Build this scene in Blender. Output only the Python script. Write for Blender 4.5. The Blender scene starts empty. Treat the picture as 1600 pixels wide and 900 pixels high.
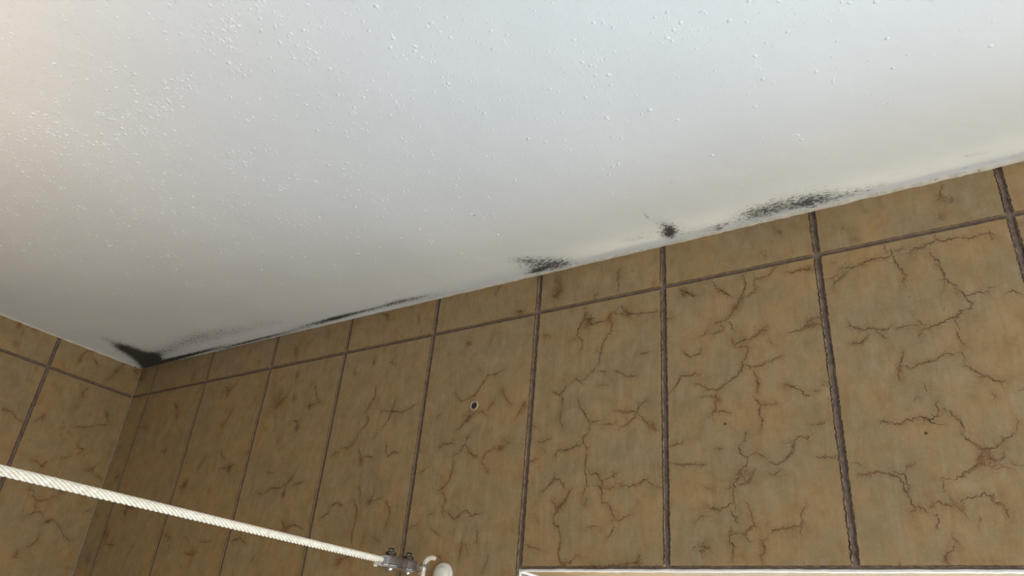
import bpy, bmesh, math, random
from mathutils import Vector, Matrix, noise
random.seed(7)
SC = bpy.context.scene
COL = SC.collection
H = 2.4                      # ceiling height, metres

# ---------------------------------------------------------------- camera
cam_d = bpy.data.cameras.new('camera')
cam = bpy.data.objects.new('camera', cam_d)
COL.objects.link(cam)
cam_d.sensor_width = 36.0
cam_d.lens = 1163.0 / 1600.0 * 36.0
cam_d.clip_start = 0.01
cam.matrix_world = Matrix(((0.83481, 0.19389, 0.51527, 1.20924),
                           (0.54425, -0.43167, -0.71934, -0.62975),
                           (0.08296, 0.88095, -0.46589, H - 0.41767),
                           (0, 0, 0, 1)))
SC.camera = cam

# ---------------------------------------------------------------- world, lights, exposure
vs = SC.view_settings
vs.view_transform = 'Standard'
vs.look = 'None'
vs.gamma = 1.0
vs.use_curve_mapping = False
vs.exposure = 0.0
W = bpy.data.worlds.new('sky')
SC.world = W
W.use_nodes = True
W.node_tree.nodes['Background'].inputs[0].default_value = (0.62, 0.78, 1.0, 1)
W.node_tree.nodes['Background'].inputs[1].default_value = 1.0

def area_light(name, loc, direction, sx, sy, power, color):
    d = bpy.data.lights.new(name, 'AREA')
    d.shape = 'RECTANGLE'; d.size = sx; d.size_y = sy
    d.energy = power; d.color = color
    o = bpy.data.objects.new(name, d); COL.objects.link(o)
    o.location = loc
    o.rotation_euler = Vector(direction).to_track_quat('-Z', 'Y').to_euler()
    return o
# daylight arriving through the window in the tiled back wall
area_light('window_daylight', (1.42, 0.30, 1.55), (0.0, -1, 0.12), 1.25, 1.0, 15.2, (0.55, 0.78, 1.0))
# added upward lamps in place of sunlight bounced off the sill, brightening the soffit
area_light('sill_bounce_fill', (1.47, 0.045, 1.12), (0, -0.05, 1), 1.25, 0.07, 2.8, (1.0, 0.84, 0.58))
sb = area_light('soffit_fill', (1.47, 0.062, 1.12), (0, 0, 1), 1.25, 0.08, 0.45, (1.0, 0.84, 0.56))  # added narrow lamp, aimed straight up to brighten the soffit
sb.data.spread = 0.13
# added unseen fill lamp right of the viewer, brightening the tiled walls
area_light('right_fill', (2.0, -0.75, 1.35), (-0.62, 0.85, 0.35), 0.6, 0.9, 14.8, (1.0, 0.98, 0.95))
# warm bulb in the room, on the left, shining up
wl = area_light('warm_lamp', (0.50, -0.98, 1.88), (0.0, 0.22, 1), 0.2, 0.2, 1.9, (1.0, 0.70, 0.44))
wl.data.spread = 1.7

# ---------------------------------------------------------------- helpers
def tag(o, label=None, cat=None, group=None, kind=None):
    if label: o['label'] = label
    if cat: o['category'] = cat
    if group: o['group'] = group
    if kind: o['kind'] = kind
    return o

def empty(name, loc):
    o = bpy.data.objects.new(name, None); COL.objects.link(o)
    o.location = loc; o.empty_display_size = 0.02
    return o

class MB:
    """collects vertices and faces, then links them as one mesh object"""
    def __init__(s):
        s.v = []; s.f = []; s.m = []; s.att = {}
    def add(s, vs_, fs, mi=0):
        b = len(s.v); s.v += [tuple(v) for v in vs_]
        s.f += [tuple(b + i for i in f) for f in fs]; s.m += [mi] * len(fs)
        return b
    def box(s, lo, hi, mi=0):
        x0, y0, z0 = lo; x1, y1, z1 = hi
        s.add([(x0,y0,z0),(x1,y0,z0),(x1,y1,z0),(x0,y1,z0),(x0,y0,z1),(x1,y0,z1),(x1,y1,z1),(x0,y1,z1)],
              [(0,3,2,1),(4,5,6,7),(0,1,5,4),(1,2,6,5),(2,3,7,6),(3,0,4,7)], mi)
    def tube(s, pts, rad, n=12, mi=0, caps=True, closed=False):
        pts = [Vector(p) for p in pts]; N = len(pts)
        rr = rad if isinstance(rad, (list, tuple)) else [rad] * N
        up = Vector((0.13, 0.21, 0.97)); prev = None; base = len(s.v); vv = []
        for i, p in enumerate(pts):
            if closed: t = pts[(i+1) % N] - pts[i-1]
            else: t = pts[min(i+1, N-1)] - pts[max(i-1, 0)]
            t.normalize()
            a = (up - t * up.dot(t)) if prev is None else (prev - t * prev.dot(t))
            a.normalize(); prev = a; b = t.cross(a)
            for k in range(n):
                th = 2 * math.pi * k / n
                vv.append(p + (a * math.cos(th) + b * math.sin(th)) * rr[i])
        ff = []
        for i in range(N if closed else N - 1):
            j = (i + 1) % N
            for k in range(n):
                ff.append((i*n+k, i*n+(k+1) % n, j*n+(k+1) % n, j*n+k))
        if caps and not closed:
            ff.append(tuple(range(n))[::-1]); ff.append(tuple((N-1)*n + k for k in range(n)))
        s.add(vv, ff, mi)
    def lathe(s, prof, origin, axis, n=32, mi=0):
        """prof: (radius, height) pairs turned about axis from origin"""
        ax = Vector(axis).normalized()
        a = ax.orthogonal().normalized(); b = ax.cross(a); o = Vector(origin)
        vv = []; ff = []
        for r, h in prof:
            for k in range(n):
                th = 2 * math.pi * k / n
                vv.append(o + ax * h + (a * math.cos(th) + b * math.sin(th)) * r)
        for i in range(len(prof) - 1):
            for k in range(n):
                ff.append((i*n+k, i*n+(k+1) % n, (i+1)*n+(k+1) % n, (i+1)*n+k))
        s.add(vv, ff, mi)
    def build(s, name, mats, parent=None, smooth=False, loc=None):
        me = bpy.data.meshes.new(name)
        if loc is not None:
            L = Vector(loc); s.v = [tuple(Vector(v) - L) for v in s.v]
        me.from_pydata(s.v, [], s.f)
        for m in (mats if isinstance(mats, (list, tuple)) else [mats]): me.materials.append(m)
        me.polygons.foreach_set('material_index', s.m)
        if smooth: me.polygons.foreach_set('use_smooth', [True] * len(s.f))
        for k, d in s.att.items():
            a = me.attributes.new(k, 'FLOAT', 'POINT')
            arr = [0.0] * len(s.v)
            for i, x in d.items(): arr[i] = x
            a.data.foreach_set('value', arr)
        me.update()
        o = bpy.data.objects.new(name, me); COL.objects.link(o)
        if parent is not None: o.parent = parent
        elif loc is not None: o.location = loc
        return o

# ---------------------------------------------------------------- materials
class NT:
    def __init__(s, name):
        s.mat = bpy.data.materials.new(name); s.mat.use_nodes = True
        s.t = s.mat.node_tree; s.b = s.t.nodes['Principled BSDF']
        s.co = s.t.nodes.new('ShaderNodeTexCoord').outputs['Object']
    def n(s, typ, **kw):
        x = s.t.nodes.new(typ)
        for k, v in kw.items():
            if k.startswith('i_'):
                x.inputs[k[2:].replace('_', ' ')].default_value = v
            else: setattr(x, k, v)
        return x
    def link(s, a, b): s.t.links.new(a, b)
    def mapping(s, scale=(1,1,1), rot=(0,0,0), src=None):
        m = s.n('ShaderNodeMapping'); m.inputs['Scale'].default_value = scale; m.inputs['Rotation'].default_value = rot
        s.link(src or s.co, m.inputs['Vector']); return m.outputs[0]
    def noise(s, scale, detail=4, rough=.55, vec=None, dist=0, w=None):
        x = s.n('ShaderNodeTexNoise'); x.inputs['Scale'].default_value = scale
        x.inputs['Detail'].default_value = detail; x.inputs['Roughness'].default_value = rough
        x.inputs['Distortion'].default_value = dist
        if w is not None:
            x.noise_dimensions = '4D'; s.link(w, x.inputs['W'])
        s.link(vec or s.co, x.inputs['Vector']); return x.outputs['Fac']
    def ramp(s, fac, a, b, lo=0.0, hi=1.0):
        x = s.n('ShaderNodeMapRange'); x.inputs['From Min'].default_value = a; x.inputs['From Max'].default_value = b
        x.inputs['To Min'].default_value = lo; x.inputs['To Max'].default_value = hi
        s.link(fac, x.inputs['Value']); return x.outputs[0]
    def math(s, op, a, b=None):
        x = s.n('ShaderNodeMath', operation=op)
        for i, q in enumerate((a, b)):
            if q is None: continue
            if isinstance(q, (int, float)): x.inputs[i].default_value = q
            else: s.link(q, x.inputs[i])
        return x.outputs[0]
    def mix(s, fac, a, b):
        x = s.n('ShaderNodeMix', data_type='RGBA')
        for sock, q in ((x.inputs[0], fac), (x.inputs[6], a), (x.inputs[7], b)):
            if isinstance(q, (int, float)): sock.default_value = q
            elif isinstance(q, tuple): sock.default_value = (*q, 1)
            else: s.link(q, sock)
        return x.outputs[2]
    def attr(s, name):
        return s.n('ShaderNodeAttribute', attribute_name=name).outputs['Fac']
    def bump(s, h, strength, dist, prev=None):
        x = s.n('ShaderNodeBump'); x.inputs['Strength'].default_value = strength; x.inputs['Distance'].default_value = dist
        s.link(h, x.inputs['Height'])
        if prev: s.link(prev, x.inputs['Normal'])
        return x.outputs[0]
    def done(s, color=None, rough=None, normal=None, metal=None):
        for nm, q in (('Base Color', color), ('Roughness', rough), ('Metallic', metal)):
            if q is None: continue
            i = s.b.inputs[nm]
            if isinstance(q, tuple): i.default_value = (*q, 1)
            elif isinstance(q, (int, float)): i.default_value = q
            else: s.link(q, i)
        if normal: s.link(normal, s.b.inputs['Normal'])
        return s.mat

def tile_material():
    t = NT('glazed_stone_tile')
    w = t.attr('tile_seed')
    big = t.noise(20, 5, .62, w=w)
    mid = t.noise(62, 5, .65, w=w, dist=.4)
    streak = t.noise(1.0, 5, .62, vec=t.mapping((120, 120, 24)), w=w, dist=1.1)
    tan = (.338, .213, .086); grey = (.265, .197, .102); ochre = (.235, .138, .046); pale = (.40, .275, .155)
    c = t.mix(t.ramp(big, .36, .64), tan, grey)
    c = t.mix(t.math('MULTIPLY', t.ramp(mid, .50, .68), .62), c, ochre)
    c = t.mix(t.math('MULTIPLY', t.ramp(mid, .46, .30), .5), c, pale)
    c = t.mix(t.math('MULTIPLY', t.ramp(streak, .51, .66), .36), c, ochre)
    c = t.mix(t.math('MULTIPLY', t.ramp(streak, .48, .34), .42), c, (.33, .255, .15))
    fine = t.noise(420, 3, .6)
    c = t.mix(t.math('MULTIPLY', t.ramp(fine, .56, .75), .35), c, (.42, .30, .18))
    # small rusty flecks and the brown stains around the printed veins
    fl = t.noise(1.0, 3, .6, vec=t.mapping((190, 190, 95)), w=w)
    c = t.mix(t.math('MULTIPLY', t.ramp(fl, .66, .74), .55), c, (.13, .060, .018))
    rust = t.attr('rust')
    rn = t.noise(330, 4, .7, dist=1.2)
    rf = t.math('MULTIPLY', rust, t.ramp(rn, .34, .66))
    c = t.mix(t.math('MINIMUM', t.math('MULTIPLY', rf, 1.0), .85), c, (.135, .052, .011))
    n1 = t.bump(t.noise(60, 5, .6, w=w), .25, .004)
    n2 = t.bump(fine, .25, .0008, n1)
    return t.done(c, t.ramp(mid, .3, .7, .42, .58), n2)

def vein_material():
    t = NT('printed_brown_vein')
    a = t.noise(120, 3, .6); b = t.noise(900, 2, .6)
    c = t.mix(t.ramp(a, .40, .62), (.080, .034, .008), (.205, .095, .026))
    c = t.mix(t.math('MULTIPLY', t.ramp(b, .50, .66), .6), c, (.25, .155, .075))
    return t.done(c, .6)

def edge_material():
    t = NT('dark_glaze_edge')
    c = t.mix(t.ramp(t.noise(260, 3, .6), .42, .62), (.045, .024, .014), (.12, .072, .045))
    return t.done(c, .6)

def grout_material():
    t = NT('mauve_grout')
    c = t.mix(t.ramp(t.noise(160, 5, .7), .35, .68), (.135, .095, .076), (.230, .172, .148))
    return t.done(c, .85, t.bump(t.noise(700, 4, .7), .6, .001))

def ceiling_material():
    t = NT('painted_ceiling')
    tone = t.noise(5, 2, .5)
    c = t.mix(t.ramp(tone, .35, .65), (.70, .735, .755), (.745, .78, .80))
    m = t.attr('mould')
    # fine streaky speckle of the mould growth
    sp = t.noise(1.0, 5, .78, vec=t.mapping((200, 620, 200), (0, 0, -math.radians(24))), dist=.6)
    sp2 = t.noise(820, 3, .7)
    k = t.math('ADD', t.math('MULTIPLY', sp, .72), t.math('MULTIPLY', sp2, .28))
    lvl = t.math('SUBTRACT', t.math('ADD', t.math('MULTIPLY', m, .125), k), .615)
    f = t.math('MULTIPLY', t.ramp(lvl, -.015, .085), t.ramp(m, .03, .22))
    haze = t.math('MULTIPLY', t.ramp(m, .10, 1.6), .22)
    c = t.mix(haze, c, (.20, .20, .185))
    c = t.mix(t.math('MINIMUM', f, .96), c, (.016, .018, .016))
    bumps = t.attr('plaster')
    s1 = t.ramp(t.noise(300, 3, .6), .60, .82)
    s2 = t.noise(38, 4, .55)
    n0 = t.bump(s2, .16, .006)
    n1 = t.bump(t.math('MULTIPLY', s1, bumps), .5, .0012, n0)
    return t.done(c, .55, n1)

def simple(name, a, b, scale, rough=.5, metal=0.0, bump=None):
    t = NT(name)
    f = t.noise(scale, 4, .6)
    nn = t.bump(f, *bump) if bump else None
    return t.done(t.mix(t.ramp(f, .35, .65), a, b), rough, nn, metal)

TILE = tile_material(); VEIN = vein_material(); EDGE = edge_material(); GROUT = grout_material(); CEIL = ceiling_material()
def caulk_material():
    t = NT('white_caulk')
    c = t.mix(t.ramp(t.noise(90, 4, .6), .35, .65), (.50, .46, .38), (.66, .62, .54))
    k = t.math('ADD', t.noise(420, 4, .7), t.math('MULTIPLY', t.attr('mould'), .15))
    c = t.mix(t.ramp(k, .64, .72), c, (.022, .020, .014))
    return t.done(c, .6, t.bump(t.noise(300, 4, .6), .4, .0012))
CAULK_DIRTY = caulk_material()
CORNER = simple('corner_grout', (.22, .175, .12), (.32, .26, .19), 120, .7)
PAINT = simple('white_wall_paint', (.70, .68, .64), (.76, .74, .70), 12, .7)
FLOORM = simple('pale_floor_tile', (.42, .37, .30), (.50, .45, .37), 8, .5)
BEAD = simple('white_edge_bead', (.72, .69, .66), (.84, .81, .78), 140, .4)
ROPE = simple('white_cord', (.66, .58, .45), (.82, .75, .62), 300, .55)
STEEL = simple('tarnished_steel', (.26, .23, .22), (.42, .39, .38), 260, .28, .9, (.25, .0006))
BRIGHT = simple('bright_steel', (.72, .71, .70), (.85, .84, .83), 200, .22, 1.0)
DARKST = simple('dark_bolt_steel', (.06, .045, .035), (.13, .10, .08), 400, .5, .8)
PLAST = simple('aged_white_plastic', (.66, .65, .56), (.76, .74, .66), 120, .42)
PLASTB = simple('aged_ivory_coating', (.66, .58, .47), (.78, .71, .60), 160, .45)
PLUGM = simple('grey_plastic_plug', (.33, .27, .19), (.42, .35, .26), 300, .55)
HOLE = simple('hole_shade', (.02, .012, .007), (.04, .025, .014), 500, .9)  # near-black colour standing for the shade inside the plug
FRAME = simple('white_window_frame', (.78, .78, .77), (.83, .83, .82), 20, .35)

def pane_material():
    m = bpy.data.materials.new('window_glass'); m.use_nodes = True
    t = m.node_tree; t.nodes.clear()
    o = t.nodes.new('ShaderNodeOutputMaterial'); mx = t.nodes.new('ShaderNodeMixShader')
    a = t.nodes.new('ShaderNodeBsdfTransparent'); g = t.nodes.new('ShaderNodeBsdfGlossy')
    g.inputs['Roughness'].default_value = .02; mx.inputs[0].default_value = .06
    t.links.new(a.outputs[0], mx.inputs[1]); t.links.new(g.outputs[0], mx.inputs[2]); t.links.new(mx.outputs[0], o.inputs[0])
    return m
GLASS = pane_material()

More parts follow.
